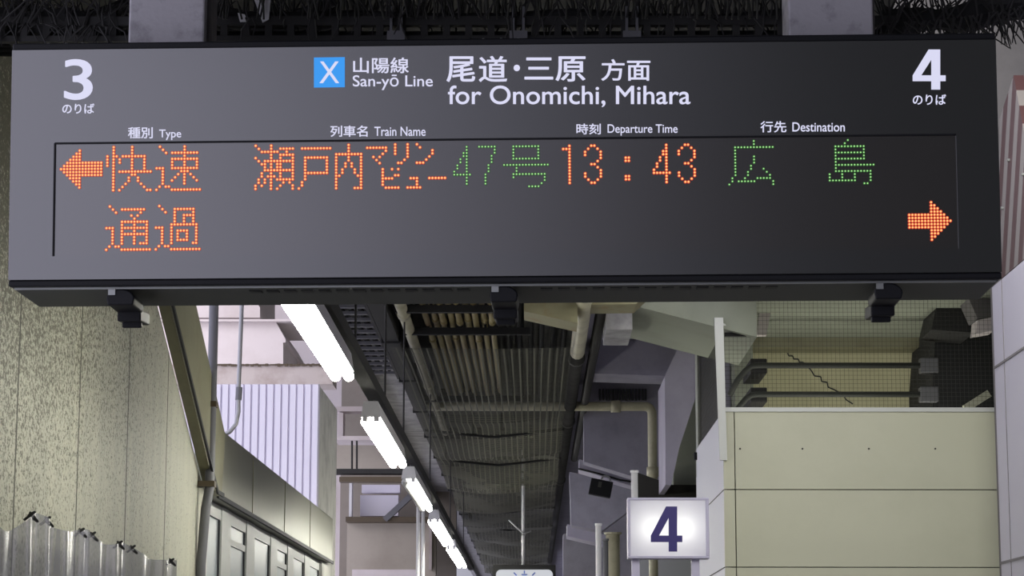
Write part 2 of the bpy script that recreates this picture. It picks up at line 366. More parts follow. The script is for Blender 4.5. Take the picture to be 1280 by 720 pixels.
# latches underneath
for px in (148, 629, 1112):
    x = fp(px, 345).x; z0 = ZB - LIP - .012
    mb = MB()
    n = 12; pr = [(x + .04 * math.cos(a), z0 - .022 + .028 * math.sin(a)) for a in [math.pi * k / n for k in range(n + 1)]] + [(x - .036, z0 - .04), (x + .036, z0 - .04)]
    mb.prism([(a, .03, b) for a, b in pr], (0, .15, -.01))
    l = mb.build('latch', M['black'], sign, bevel=.004)
    mb = MB().box(x - .034, x + .034, .16, .30, z0 - .075, z0 - .04); mb.box(x - .028, x + .028, .2, .22, z0 - .09, z0 - .07)
    mb.build('latch_bracket', M['black'], l, bevel=.004)
    mb = MB().box(x - .034, x - .014, .026, .034, z0 - .012, z0 + .004); mb.build('latch_glint', M['alu'], l)  # bright sliver shaped as the highlight on the latch
# bolts on top
for px, py in ((58, 57), (80, 57), (101, 57), (604, 51), (626, 51), (648, 50), (1157, 44), (1180, 44), (1201, 44)):
    p = fp(px, py); mb = MB().tube([(p.x, .03, ZT + LIP), (p.x, .03, ZT + LIP + .006), (p.x, .03, ZT + LIP + .008)], [.006, .006, .003], 8); mb.build('bolt', M['alu'], sign)

# LED characters -------------------------------------------------------
def R(s):
    out = []
    for row, cols in s.items():
        for c in cols.replace(' ', '').split(','):
            if '-' in c:
                a, b = c.split('-'); out += [(i, row) for i in range(int(a), int(b) + 1)]
            else: out.append((int(c), row))
    return out
G = {}
G['kai'] = R({0: '2,8', 1: '2,8', 2: '2,8', 3: '0,2,3,5-12', 4: '0,2,4,8,12', 5: '0,2,4,8,12', 6: '0,2,8,12', 7: '2,8,12', 8: '2,4-14', 9: '2,8,9', 10: '2,7,10', 11: '2,7,10', 12: '2,6,11', 13: '2,5,12', 14: '2,4,13,14'})
G['soku'] = R({0: '1,9', 1: '2,9', 2: '3,5-13', 3: '9', 4: '5-13', 5: '5,9,13', 6: '5,9,13', 7: '0-2,5-13', 8: '2,8-10', 9: '2,7,9,11', 10: '2,6,9,12', 11: '2,5,9,13', 12: '2,9', 13: '1,3,4', 14: '0,5-14'})
G['tsu'] = R({0: '1', 1: '2,5-12', 2: '3,11', 3: '8,10', 4: '9', 5: '5-13', 6: '5,9,13', 7: '0-2,5-13', 8: '2,5,9,13', 9: '2,5-13', 10: '2,5,9,13', 11: '2,5,9,13', 12: '2,5,9,11-13', 13: '1,3,4', 14: '0,5-14'})
G['ka'] = R({0: '1', 1: '2,6-12', 2: '3,6,12', 3: '6,9-12', 4: '6,9,12', 5: '6,9,12', 6: '5-13', 7: '0-2,5,13', 8: '2,5,7-10,13', 9: '2,5,7,10,13', 10: '2,5,7,10,13', 11: '2,5,7-10,13', 12: '2,5,12,13', 13: '1,3,4', 14: '0,5-14'})
G['se'] = R({0: '0,5', 1: '1,5,8-12', 2: '2-7,10', 3: '5,8-12', 4: '0,5,8,12', 5: '1,3-12', 6: '2,3,5,7,8,12', 7: '3,5,7,8,12', 8: '3-12', 9: '2,5,8,12', 10: '2,4-6,8,12', 11: '1,3,5,7-12', 12: '1,3,5,9,11', 13: '0,2,5,8,12', 14: '0,5,7,12'})
G['to'] = R({1: '1-10', 4: '2-9', 5: '2,9', 6: '2,9', 7: '2,9', 8: '2,9', 9: '2-9', 10: '2', 11: '2', 12: '1', 13: '1', 14: '0'})
G['nai'] = R({0: '4', 1: '4', 2: '4', 3: '0-8', 4: '0,4,8', 5: '0,4,8', 6: '0,3,5,8', 7: '0,3,5,8', 8: '0,2,6,8', 9: '0,2,6,8', 10: '0,1,7,8', 11: '0,8', 12: '0,8', 13: '0,8', 14: '0,6-8'})
G['ma'] = R({1: '0-6', 2: '6', 3: '5', 4: '2,4', 5: '3', 6: '4'})
G['ri'] = R({0: '0,4', 1: '0,4', 2: '0,4', 3: '0,4', 4: '4', 5: '3', 6: '1,2'})
G['n'] = R({0: '0', 1: '1', 2: '5', 3: '5', 4: '4', 5: '3', 6: '0-2'})
G['bi'] = R({8: '0,3,5', 9: '0', 10: '0,4,5', 11: '0-3', 12: '0', 13: '0', 14: '1-5'})
G['yu'] = R({11: '1-3', 12: '3', 13: '3', 14: '0-4'})
G['bar'] = R({11: '0-5'})
G['4'] = R({1: '4', 2: '4', 3: '3,4', 4: '3,4', 5: '2,4', 6: '2,4', 7: '1,4', 8: '1,4', 9: '0,4', 10: '0-5', 11: '4', 12: '4', 13: '4'})
G['7'] = R({1: '0-5', 2: '5', 3: '5', 4: '4', 5: '4', 6: '4', 7: '3', 8: '3', 9: '3', 10: '2', 11: '2', 12: '2', 13: '2'})
G['go'] = R({1: '3-11', 2: '3,11', 3: '3,11', 4: '3,11', 5: '3-11', 7: '0-14', 8: '4', 9: '4', 10: '3-13', 11: '3,13', 12: '13', 13: '12', 14: '8-11'})
G['1'] = R({1: '2', 2: '0-2', **{i: '2' for i in range(3, 14)}})
G['3'] = R({1: '2,3', 2: '1,4', 3: '0,5', 4: '0,5', 5: '5', 6: '4', 7: '2,3', 8: '4', 9: '5', 10: '0,5', 11: '0,5', 12: '1,4', 13: '2,3'})
G['colon'] = R({5: '0,1', 6: '0,1', 11: '0,1', 12: '0,1'})
G['hiro'] = R({0: '8', 1: '8', 2: '2-14', 3: '2', 4: '2', 5: '2,8', 6: '2,8', 7: '2,8', 8: '2,7', 9: '2,7,11', 10: '2,6,12', 11: '2,6,13', 12: '1,5,9-13', 13: '1,3-8,14', 14: '0,14'})
G['shima'] = R({0: '6', 1: '5', 2: '2-11', 3: '2,11', 4: '2-11', 5: '2,11', 6: '2-11', 7: '2', 8: '2-14', 9: '2', 10: '2-13', 11: '0,4,8,13', 12: '0,4,8,13', 13: '0-8,13', 14: '11,12'})
G['left'] = [(j, r) for j in range(14) for r in (range(7 - j, 8 + j) if j <= 6 else range(5, 10))]
G['right'] = [(13 - j, r) for j, r in G['left']]
ROW2 = 19.3
words = [('led_arrow', [('left', 1, 0)], 'red'), ('led_word', [('kai', 16, 0), ('soku', 32, 0)], 'red'), ('led_word', [('tsu', 16, ROW2), ('ka', 32, ROW2)], 'red'),
         ('led_word', [('se', 64, 0), ('to', 78, 0), ('nai', 90, 0), ('ma', 100, 0), ('ri', 109, 0), ('n', 116, 0), ('bi', 105, 0), ('yu', 113, 0), ('bar', 120, 0)], 'red'),
         ('led_number', [('4', 128, 0), ('7', 136, 0), ('go', 144, 0)], 'green'),
         ('led_clock', [('1', 163, 0), ('3', 170, 0), ('colon', 183, 0), ('4', 192, 0), ('3', 200, 0)], 'red'),
         ('led_word', [('hiro', 216, 0), ('shima', 248, 0)], 'green'), ('led_arrow', [('right', 273, ROW2)], 'red')]
plabel = {'red': 'orange lit LED dots', 'green': 'green lit LED dots'}
words = [('led_arrow' if nm == 'led_arrow' else 'led_character', [g_], colr) for nm, gl, colr in words for g_ in gl]   # each character a part of its own
for nm, gl, colr in words:
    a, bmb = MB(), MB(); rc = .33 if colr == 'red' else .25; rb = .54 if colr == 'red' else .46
    for g_, c0, r0 in gl:
        for c, r in G[g_]:
            x, z = (c0 + c) * S, -(r0 + r) * S
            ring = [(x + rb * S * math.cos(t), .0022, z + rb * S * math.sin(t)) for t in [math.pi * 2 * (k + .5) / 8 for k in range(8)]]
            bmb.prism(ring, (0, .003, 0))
            r1 = [(x + rc * S * math.cos(t), .0022, z + rc * S * math.sin(t)) for t in [math.pi * 2 * k / 6 for k in range(6)]]
            r2 = [(x + rc * .6 * S * math.cos(t), .0004, z + rc * .6 * S * math.sin(t)) for t in [math.pi * 2 * k / 6 for k in range(6)]]
            a.add(r1 + r2, [(6, 7, 8, 9, 10, 11)] + [(k, (k + 1) % 6, (k + 1) % 6 + 6, k + 6) for k in range(6)])
    o = a.build(nm, M['led_' + colr], sign); o['label'] = plabel[colr]
    bmb.build('led_halo', M['led_%s_body' % colr], o)  # glowing discs that imitate the lens bloom around each dot

# printed, backlit lettering ---------------------------------------------
def text_mesh(body, bold=0.0):
    cu = bpy.data.curves.new('lettering', 'FONT'); cu.body = body; cu.resolution_u = 6; cu.extrude = .02
    o = bpy.data.objects.new('lettering', cu); COL.objects.link(o)
    dg = bpy.context.evaluated_depsgraph_get(); dg.update()
    me = bpy.data.meshes.new_from_object(o.evaluated_get(dg))
    bpy.data.objects.remove(o); bpy.data.curves.remove(cu)
    if bold:                           # heavier weight: the outline laid over itself a hair to each side
        vs = [tuple(v.co) for v in me.vertices]; fs = [tuple(p.vertices) for p in me.polygons]; V, Fc = [], []
        for k, (dx, dy) in enumerate(((0, 0), (1, 0), (-1, 0), (.0, .7), (.0, -.7), (.7, .5), (-.7, .5), (.7, -.5), (-.7, -.5))):
            n = len(V); V += [(x + dx * bold, y + dy * bold, z) for x, y, z in vs]; Fc += [tuple(i + n for i in f) for f in fs]
        me = bpy.data.meshes.new('lettering'); me.from_pydata(V, [], Fc); me.update()
    return me
def lettering(body, x0, y0, x1, y1, material, parent, name='lettering', offset=.012, to=None, proud=.0015):
    """fit the text's outline box to the given box on the sign (to: maps a sight line to the carrying plane's axes)"""
    me = text_mesh(body, offset); to = to or fp
    xs = [v.co.x for v in me.vertices]; ys = [v.co.y for v in me.vertices]; zs = [v.co.z for v in me.vertices]
    mx0, my0, mz0 = min(xs), min(ys), min(zs); mx1, my1, mz1 = max(xs), max(ys), max(zs)
    A, B, C, D = to(x0, y1), to(x1, y1), to(x1, y0), to(x0, y0)
    for v in me.vertices:
        u = (v.co.x - mx0) / (mx1 - mx0); w = (v.co.y - my0) / (my1 - my0); k = (v.co.z - mz0) / max(1e-6, mz1 - mz0)
        p = (A * (1 - u) + B * u) * (1 - w) + (D * (1 - u) + C * u) * w
        v.co = (p.x, A.y - proud * k + .001 * (1 - k), p.z)
    me.materials.clear(); me.materials.append(material)
    o = bpy.data.objects.new(name, me); COL.objects.link(o); o.parent = parent; return o
WG = M['white_glow']
def four(to, conv, material, parent, thick):
    mb = MB()
    for poly in ('stem', 'bar', 'tip', 'arm'):
        mb.prism([to(*conv(*q)) for q in FOUR[poly]], thick)
    return mb.build('platform_number', material, parent)
FOUR = {'stem': ((.565, 0), (.835, 0), (.835, 1), (.565, 1)), 'bar': ((0, .645), (.565, .645), (.565, .79), (0, .79)), 'tip': ((.835, .645), (1, .645), (1, .79), (.835, .79)), 'arm': ((.48, 0), (.565, 0), (.565, .255), (.262, .645), (0, .645))}
lettering('3', 80, 74, 116, 125, WG, sign, 'platform_number', .012)
lettering('のりば', 78, 129.5, 118, 142, WG, sign, offset=.014)
four(lambda x, y: Vector((fp(x, y).x, -.0015, fp(x, y).z)), lambda u, v: (1140.8 + 41.2 * u, 62 + 50 * v), WG, sign, (0, .003, 0))
lettering('のりば', 1141, 118, 1182.5, 131, WG, sign, offset=.014)
mb = MB(); a, b, c, d = fp(392.5, 72), fp(431, 71.5), fp(431, 109), fp(392.5, 109.5)
mb.prism([(p.x, -.0012, p.z) for p in (a, b, c, d)], (0, .003, 0)); sq = mb.build('line_symbol', M['blue_glow'], sign)
lettering('X', 399.5, 77, 424, 104, WG, sq, 'line_letter', .004, proud=.0022)
lettering('山陽線', 441.5, 72, 511, 91.5, WG, sign)
lettering('San-yō Line', 441, 93.5, 541, 112.5, WG, sign, offset=.006)
lettering('尾', 558, 70.5, 594, 102.5, WG, sign, offset=.016)
lettering('道', 598.5, 70, 634, 102.5, WG, sign, offset=.016)
lettering('・', 642, 81, 650, 89, WG, sign, offset=.006)
lettering('三原', 655.5, 70.5, 732, 102, WG, sign, offset=.016)
lettering('方面', 751.5, 74, 813, 101, WG, sign, offset=.014)
lettering('for Onomichi, Mihara', 560, 107, 863, 134, WG, sign, offset=.009)
lettering('種別', 160, 159, 191, 173, WG, sign)
lettering('Type', 199, 162, 226.5, 175, WG, sign, offset=.006)
lettering('列車名', 413, 157, 459.5, 171, WG, sign)
lettering('Train Name', 468, 158.5, 532, 170, WG, sign, offset=.006)
lettering('時刻', 720.5, 154.5, 751, 168, WG, sign)
lettering('Departure Time', 759.5, 155.5, 847, 169.5, WG, sign, offset=.006)
lettering('行先', 950.5, 151.5, 983, 165.5, WG, sign)
lettering('Destination', 990.5, 153, 1056, 164.5, WG, sign, offset=.006)

# hanger posts over the sign
for (x0, x1, yb, lb) in ((160, 255, 57, 'left hanger post of grimy pale steel holding up the departure sign'), (986, 1092, 47, 'right hanger post of grimy pale steel holding up the departure sign')):
    a, b = PY(x0, yb, 6.55), PY(x1, yb, 6.55)
    mb = MB().box(a.x, b.x, 6.55, 6.72, a.z - .006, 4.0)
    o = tag(mb.build('hanger_post', M['post'], bevel=.006), lb, 'post', 'posts holding the departure sign')
    mb = MB().box(b.x, b.x + .012, 6.6, 6.72, a.z - .004, 4.0); mb.build('post_flange', M['concrete'], o)

# ------------------------------------------------------------------ cable tray, and cable ties standing up as bird spikes, above the sign
TY = 7.05
def tz(py, Y=TY): return PY(640, py, Y).z
rail = thing('cable_tray', 'sooty perforated cable tray running across just above the departure sign', 'cable tray', (0, TY, tz(40)))
xa, xb = PY(-30, 40, TY).x, PY(1120, 40, TY).x
zt, z1, z2, zb = tz(20), tz(31), tz(44), tz(51)
mb = MB(); mb.box(xa, xb, TY, TY + .03, z1, zt); mb.box(xa, xb, TY, TY + .03, zb, z2)
x = xa
while x < xb:
    mb.box(x, x + .022, TY, TY + .03, z2 - .001, z1 + .001); x += .07
under(mb.build('side_rail', M['dark_steel']), rail)
mb = MB(); mb.box(xa, xb, TY + .3, TY + .33, z1 - .01, zt); under(mb.build('side_rail', M['dark_steel']), rail)
each([MB().box(xa + .1 + .2 * i, xa + .125 + .2 * i, TY + .03, TY + .3, zb, zb + .012) for i in range(int((xb - xa) / .2))], 'rung', M['dark_steel'], to=rail)
for px in (495, 648, 790):
    p = PY(px, 47, TY - .01); mb = MB().box(p.x - .028, p.x + .028, TY - .02, TY, p.z - .02, p.z + .02)
    mb.box(p.x - .02, p.x - .012, TY - .016, TY, p.z + .02, p.z + .1); mb.box(p.x + .012, p.x + .02, TY - .016, TY, p.z + .02, p.z + .1)
    o = under(mb.build('joint_plate', M['grey_pipe']), rail)
each([MB().tube([(xa, TY + .07 + .055 * k, zb + .035), (0, TY + .07 + .055 * k, zb + .03), (xb, TY + .07 + .055 * k, zb + .035)], .02, 8) for k in range(4)], 'cable', M['sooty'], to=rail, smooth=True)

def spikes(name, label, px0, px1, y_base, count, upl, downl, mat_, slope=0, lean=0, Y=TY, splay=.5, core=None):
    mb = MB()
    for i in range(count):
        f = random.random(); px = px0 + (px1 - px0) * f
        yb_ = y_base(f) if callable(y_base) else y_base
        p = PY(px, yb_, Y + random.uniform(-.08, .22))
        up = random.random() < upl[0]
        L = random.uniform(*(upl[1:] if up else downl))
        dx = random.gauss(lean, splay) * L; dy = random.uniform(-.3, .3) * L; dz = L if up else -L
        q = p + Vector((dx, dy, dz)); mid = (p + q) / 2 + Vector((random.uniform(-.01, .01), 0, random.uniform(0, .012)))
        mb.tube([p, mid, q], [.0035, .003, .0018], 5)
    o = tag(mb.build(name, mat_), label, 'bird spikes', 'cable ties serving as bird spikes on the tray')
    if core:
        cb = MB()
        cb.tube([PY(px0 + (px1 - px0) * k / 8, (y_base(k / 8) if callable(y_base) else y_base) + 3 * math.sin(k * 2.1), Y + .05) for k in range(9)], [core * (1 + .25 * math.sin(k * 1.7)) for k in range(9)], 9)
        cb.build('cable_bundle', M['sooty'], o)
    return o
spikes('cable_tie_spikes', 'dense bush of black cable ties above the left corner of the departure sign', -25, 150, lambda f: 26 + 8 * f, 260, (.45, .05, .12), (.03, .10), M['cable_tie'], core=.045, splay=.6)
spikes('cable_tie_spikes', 'bush of black cable ties rising from the right corner of the departure sign', 1100, 1300, lambda f: 28 - 26 * f * f, 300, (.4, .05, .13), (.04, .12), M['cable_tie'], core=.042, splay=.6, lean=.15)
spikes('cable_tie_spikes', 'long row of weathered cable ties on the tray between the two hanger posts', 262, 985, 24, 230, (.85, .05, .14), (.02, .07), M['cable_tie_pale'], splay=.12, core=.02)
spikes('cable_tie_spikes', 'long row of black cable ties tangled through the tray between the hanger posts', 262, 985, 22, 320, (.75, .05, .14), (.03, .1), M['cable_tie'], splay=.35, core=.02)
# dark cable sheaves hanging behind the tray
for k, (px0, px1, lb) in enumerate(((20, 160, 'sagging black cables behind the left bush of cable ties'), (250, 420, 'sagging black cables beside the left hanger post'))):
    mb = MB()
    for j in range(5):
        a, b = PY(px0, 4 + 7 * j, TY + .5 + .05 * j), PY(px1, 2 + 9 * j, TY + .5 + .05 * j)
        mb.tube([a + (b - a) * t - Vector((0, 0, .05 * math.sin(math.pi * t))) for t in [i / 8 for i in range(9)]], .016, 7)
    tag(mb.build('cable_sheaf', M['sooty'], smooth=True), lb, 'cables', 'cables behind the tray')
for pts, lb in (([(318, 0), (338, 0), (336, 24), (328, 28)], 'larger thin white piece at the tray'), ([(297, 16), (306, 18), (309, 27), (300, 27)], 'smaller thin white piece at the tray')):
    mb = MB(); mb.prism([PY(a, b, TY - .0055) for a, b in pts], (0, .006, 0)); tag(mb.build('white_piece', M['white_steel']), lb, 'scrap', 'white pieces at the tray')  # thin white plates just in front of the tray

# hazard-striped board on the right
HX = 2.40
def hz_mat():
    m = mat('red and white hazard stripes', (160, 152, 148), .6); n, l = nodes_of(m); b = n['Principled BSDF']
    t = n.new('ShaderNodeTexCoord'); sp = n.new('ShaderNodeSeparateXYZ'); l.new(t.outputs['Object'], sp.inputs[0])
    a = n.new('ShaderNodeMath'); a.operation = 'MULTIPLY_ADD'; a.inputs[1].default_value = 2.05; l.new(sp.outputs['Y'], a.inputs[0]); l.new(sp.outputs['Z'], a.inputs[2])
    q = n.new('ShaderNodeMath'); q.operation = 'FLOORED_MODULO'; q.inputs[1].default_value = .43; l.new(a.outputs[0], q.inputs[0])
    w = n.new('ShaderNodeMath'); w.operation = 'LESS_THAN'; w.inputs[1].default_value = .23; l.new(q.outputs[0], w.inputs[0])
    mx = n.new('ShaderNodeMix'); mx.data_type = 'RGBA'; mx.inputs['A'].default_value = lin((100, 95, 93)); mx.inputs['B'].default_value = lin((56, 30, 30)); l.new(w.outputs[0], mx.inputs['Factor']); l.new(mx.outputs['Result'], b.inputs['Base Color'])
    return m
M['hazard'] = hz_mat()
pts = [PX(1249, 352, HX), PX(1249, 150, HX), PX(1267, 94, HX), PX(1292, 230, HX), PX(1292, 322, HX)]
mb = MB(); mb.prism([Vector((HX, p.y, max(p.z, 3.635))) for p in pts], (.05, 0, 0))
hb = tag(mb.build('hazard_board', M['hazard']), 'pointed red and white striped warning board standing on the white wall panel', 'warning board')
each([MB().tube([(HX - .012, p.y, p.z), (HX + .002, p.y, p.z)], .008, 8) for p in [PX(px, py, HX) for px, py in ((1262, 200), (1254, 260), (1280, 218))]], 'bolt', M['alu'], hb)

# ------------------------------------------------------------------ pipes down the left wall
p = PY(267, 400, 12.45)
mb = MB().tube([(p.x, 12.45, 5.4), (p.x, 12.45, 2.62), (p.x - .015, 12.42, 2.5), (p.x - .03, 12.4, 2.2), (p.x - .03, 12.4, 0)], .026, 12)
o = tag(mb.build('drain_pipe', M['grey_pipe'], smooth=True), 'dark vertical drain pipe down the end of the boarded wall', 'pipe')
each([MB().box(p.x - .06, p.x + .03, 12.41, 12.49, z, z + .03) for z in (3.05, 2.62, 2.1)], 'pipe_clip', M['brown_pipe'], o)
pl = [(303, 360), (300, 440), (298, 490), (298, 515), (295, 530), (287, 540), (277, 544)]
mb = MB().tube([PY(303, 300, 13.9)] + [PY(a, b, 13.9) for a, b in pl], .013, 8)
o = tag(mb.build('flexible_conduit', M['galv'], smooth=True), 'thin pale conduit bending in above the stainless fascia', 'conduit')
mb = MB().tube([PY(299, 484, 13.9), PY(298, 500, 13.9)], .02, 8); mb.build('coupling', M['grey_pipe'], o)

# vinyl curtain sheets along the foot of the left wall
VX = -1.7
vs = [(-40, 46, 'nearest clear vinyl sheet with a slack rolled top along the boarded wall'), (44, 108, 'second clear vinyl sheet from the camera along the boarded wall'),
      (104, 156, 'third clear vinyl sheet from the camera along the boarded wall'), (152, 222, 'farthest clear vinyl sheet, ending at the cream boards')]
for k, (a, b, lb) in enumerate(vs):
    y0, y1 = PX(a, 700, VX).y, PX(b, 700, VX).y; ph = random.random() * 6; dp = .03 + .015 * (k % 2)
    def fn(u, v, y0=y0, y1=y1, ph=ph, dp=dp, k=k):
        y = y0 + (y1 - y0) * u; zt_ = 2.16 - (.09 if k == 0 else .03) * math.sin(math.pi * u) ** 2
        amp = dp * (.35 + .65 * (1 - v)); return (VX + amp * math.sin(u * 15 + ph) * (.6 + .4 * math.sin(u * 7 + ph)), y, 1.0 + (zt_ - 1.0) * v)
    mb = MB().grid(fn, 48, 8); o = tag(mb.build('vinyl_sheet', M['vinyl'], smooth=True), lb, 'vinyl sheet', 'vinyl sheets along the left wall')
    for i in range(2):
        y = y0 + (y1 - y0) * (.12 + .7 * i + .06 * random.random()); z = 2.15; mb = MB()
        mb.tube([(VX - .02, y, z - .02), (VX + .01, y + .02, z + .008), (VX - .015, y + .045, z + .0), (VX + .01, y + .07, z - .02), (VX - .02, y + .085, z + .012)], .005, 6)
        mb.build('cord_tie', M['sooty'], o)
mb = MB().box(-1.76, -1.72, 6.4, 11.3, .94, .99); mb.box(-1.76, -1.72, 6.45, 6.5, 0, .94); mb.box(-1.76, -1.72, 11.2, 11.25, 0, .94)
tag(mb.build('sheet_rail', M['alu_white']), 'low rail standing under the clear vinyl sheets', 'rail')

# ------------------------------------------------------------------ outside, beyond the left wall
structure(MB().box(-8, -2.5, 30, 30.3, 0, 8), 'wall_back', M['out_white'])
structure(MB().box(-2.5, -1.0, 30, 30.3, 0, 8), 'wall_back', M['far_shaded'])  # same back wall, its shade in the gap given by a darker colour
def pxbox(x0, y0, x1, y1, Y, d):
    a, b = PY(x0, y1, Y), PY(x1, y0, Y); return MB().box(a.x, b.x, Y, Y + d, a.z, b.z)
# stepped white girders of the neighbouring viaduct
mb = MB(); mb.prism([PY(a, b, 26.5) for a, b in ((180, 340), (320, 340), (320, 378), (325, 384), (325, 397), (180, 397))], (0, 2, 0))
structure(mb, 'beam', M['out_white'], 'upper stepped white girder seen above the corrugated cladding', 'beam')
mb = MB(); mb.prism([PY(a, b, 25.5) for a, b in ((180, 401), (344, 401), (357, 424), (357, 428), (354, 428), (354, 455), (180, 455))], (0, 2.5, 0))
structure(mb, 'beam', M['out_white'], 'lower stepped white girder behind the two thin pipes', 'beam')
structure(pxbox(200, 399, 420, 401.5, 25.4, 1.5), 'trim_3', M['out_white'])
mb = pxbox(200, 456, 416, 480, 24.3, .5); o = structure(mb, 'beam', M['out_beam'], 'weathered grey beam capping the white corrugated cladding', 'beam')
mb = MB()
x0, x1 = PY(225, 456, 24.3).x, PY(405, 456, 24.3).x; zz = PY(300, 456, 24.3).z
for i in range(60): 
    x = x0 + (x1 - x0) * i / 59; mb.box(x, x + .03, 24.28, 24.33, zz - random.uniform(.005, .02), zz + random.uniform(.002, .012))
mb.build('rust_edge', M['brown_pipe'], o)
# corrugated cladding
a, b = PY(225, 720, 22), PY(397, 480, 22); mb = MB(); x = a.x; pr = []
while x < b.x - .03:
    pr += [(x, 22.02), (x + .052, 22.02), (x + .058, 22.045), (x + .066, 22.045)]; x += .072
pr.append((b.x, 22.02))
mb.grid(lambda u, v: (0, 0, 0), 1, 1); mb.v = []; mb.f = []
mb.add([(q[0], q[1], 0) for q in pr] + [(q[0], q[1], b.z) for q in pr], [(i, i + 1, len(pr) + i + 1, len(pr) + i) for i in range(len(pr) - 1)])
mb.box(a.x, b.x, 22.06, 22.2, 0, b.z)
tag(mb.build('corrugated_cladding', M['corrugated']), 'upright white corrugated cladding behind the stainless fascia', 'cladding')
structure(MB().box(b.x - .4, b.x + .0, 22.21, 24.25, 0, PY(397, 482, 22.2).z), 'column', M['column'], 'grey column side just right of the white corrugated cladding', 'column')
# layered beams in the gap between column and lamps
Yb = 27
structure(pxbox(415, 508, 480, 514, Yb, .3), 'beam', M['out_white'], 'thin white beam high in the gap between grey column and lamps', 'beam')
structure(pxbox(423, 516, 429, 545, Yb, .3), 'column', M['out_white'], 'short white stub under the thin white beam', 'column')
structure(pxbox(418, 545, 500, 550, Yb - .3, .6), 'beam', M['out_white'], 'second thin white beam below the short white stub', 'beam')
structure(pxbox(418, 551, 520, 590, Yb + .6, .3), 'beam', M['far_wall'], 'broad cream beam behind the thin rods', 'beam')
structure(pxbox(418, 586, 510, 592, Yb - .5, .2), 'beam', M['dark_steel'], 'upper dark beam above the bright opening', 'beam')
structure(pxbox(424, 596, 520, 602, Yb - .5, .2), 'beam', M['brown_pipe'], 'lower dark beam above the bright opening', 'beam')
for px, lb in ((440, 'left thin hanging rod above the dark beams'), (446, 'right thin hanging rod above the dark beams')):
    mb = MB().tube([PY(px, 551, Yb - .45), PY(px, 588, Yb - .45)], .012, 6); tag(mb.build('hanging_rod', M['dark_steel']), lb, 'rod', 'thin hanging rods')
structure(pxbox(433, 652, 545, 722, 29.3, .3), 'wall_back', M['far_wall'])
structure(pxbox(432, 646, 560, 652, 29.0, .5), 'trim_4', M['brown_pipe'])
structure(pxbox(436, 601, 440, 650, 29.1, .2), 'column', M['white_steel'], 'slim white upright at the left of the bright opening', 'column')
structure(pxbox(452, 606, 500, 616, 29.5, .2), 'beam', M['corrugated'], 'upper white board inside the bright opening', 'beam')
structure(pxbox(450, 619, 498, 645, 29.4, .2), 'beam', M['corrugated'], 'lower white board inside the bright opening', 'beam')
structure(pxbox(440, 712, 520, 722, 28.8, .3), 'trim_5', M['out_white'])
structure(pxbox(536, 653, 540, 712, 29.2, .2), 'trim_6', M['out_beam'])
mb = MB().bar(PY(481, 650, 29.0), PY(520, 614, 29.0), .1, .07); tag(mb.build('diagonal_brace', M['grey_pipe']), 'grey diagonal brace across the bright opening', 'brace')
for px, lb in ((523, 'left of the two slim white poles under the row of lamps'), (529, 'right of the two slim white poles under the row of lamps')):
    a = PY(px, 632, 24); mb = MB().tube([(a.x, 24, 0), (a.x, 24, a.z)], .02, 10)
    o = tag(mb.build('white_pole', M['white_steel'], smooth=True), lb, 'pole', 'slim white poles under the lamps')
    mb = MB().tube([(a.x, 24, a.z), (a.x, 24, a.z + .03)], .03, 10); mb.build('pole_cap', M['white_steel'], o)

# ------------------------------------------------------------------ lamps
LXc, LZ = -.8, 2.85
def lamp(y0, y1, label, dead=()):
    t = thing('fluorescent_lamp', label, 'lamp', (LXc, y0, LZ), 'fluorescent lamps in a row')
    mb = MB(); mb.prism([(LXc - .035, y0, LZ + .1), (LXc + .035, y0, LZ + .1), (LXc + .048, y0, LZ + .022), (LXc - .048, y0, LZ + .022)], (0, y1 - y0, 0))
    under(mb.build('lamp_body', M['white_steel']), t)
    for k, sx_ in enumerate((-.028, .028)):
        mb = MB().tube([(LXc + sx_, y0 + .03, LZ), (LXc + sx_, y1 - .03, LZ)], .022, 12)
        under(mb.build('tube', M['tube_off'] if k in dead else M['tube'], smooth=True), t)
        for yy in (y0 + .005, y1 - .03):
            mb = MB().box(LXc + sx_ - .012, LXc + sx_ + .012, yy, yy + .025, LZ + .0, LZ + .03); under(mb.build('socket', M['white_steel']), t)
    for f in (.12, .88):
        yy = y0 + (y1 - y0) * f; mb = MB().tube([(LXc, yy, LZ + .1), (LXc, yy, 2.99)], .008, 6); under(mb.build('suspension', M['grey_pipe']), t)
def yl(py): return F * (LZ - 1.6) / (850 - py)
lamp(7.56, yl(474), 'nearest twin tube lamp, cut off by the departure sign')
lamp(yl(530), yl(585), 'second lit twin tube lamp from the departure sign')
lamp(yl(606), yl(640), 'lamp with one dead tube, third from the departure sign', (0,))
lamp(yl(656), yl(684), 'fourth twin tube lamp from the departure sign, beyond the half dead one')
lamp(yl(690), yl(711), 'farthest twin tube lamp of the row')
mb = MB().box(LXc - .035, LXc + .035, 8.0, 30, 2.99, 3.05)
rl = tag(mb.build('lamp_rail', M['dark_steel']), 'long dark rail carrying the row of tube lamps', 'rail')
for y in (10.3, 12.4, 14.2, 17.9, 22.3, 26.5):
    mb = MB().tube([(LXc, y, 3.05), (LXc, y, 4.0)], .006, 6); mb.build('drop_rod', M['dark_steel'], rl)

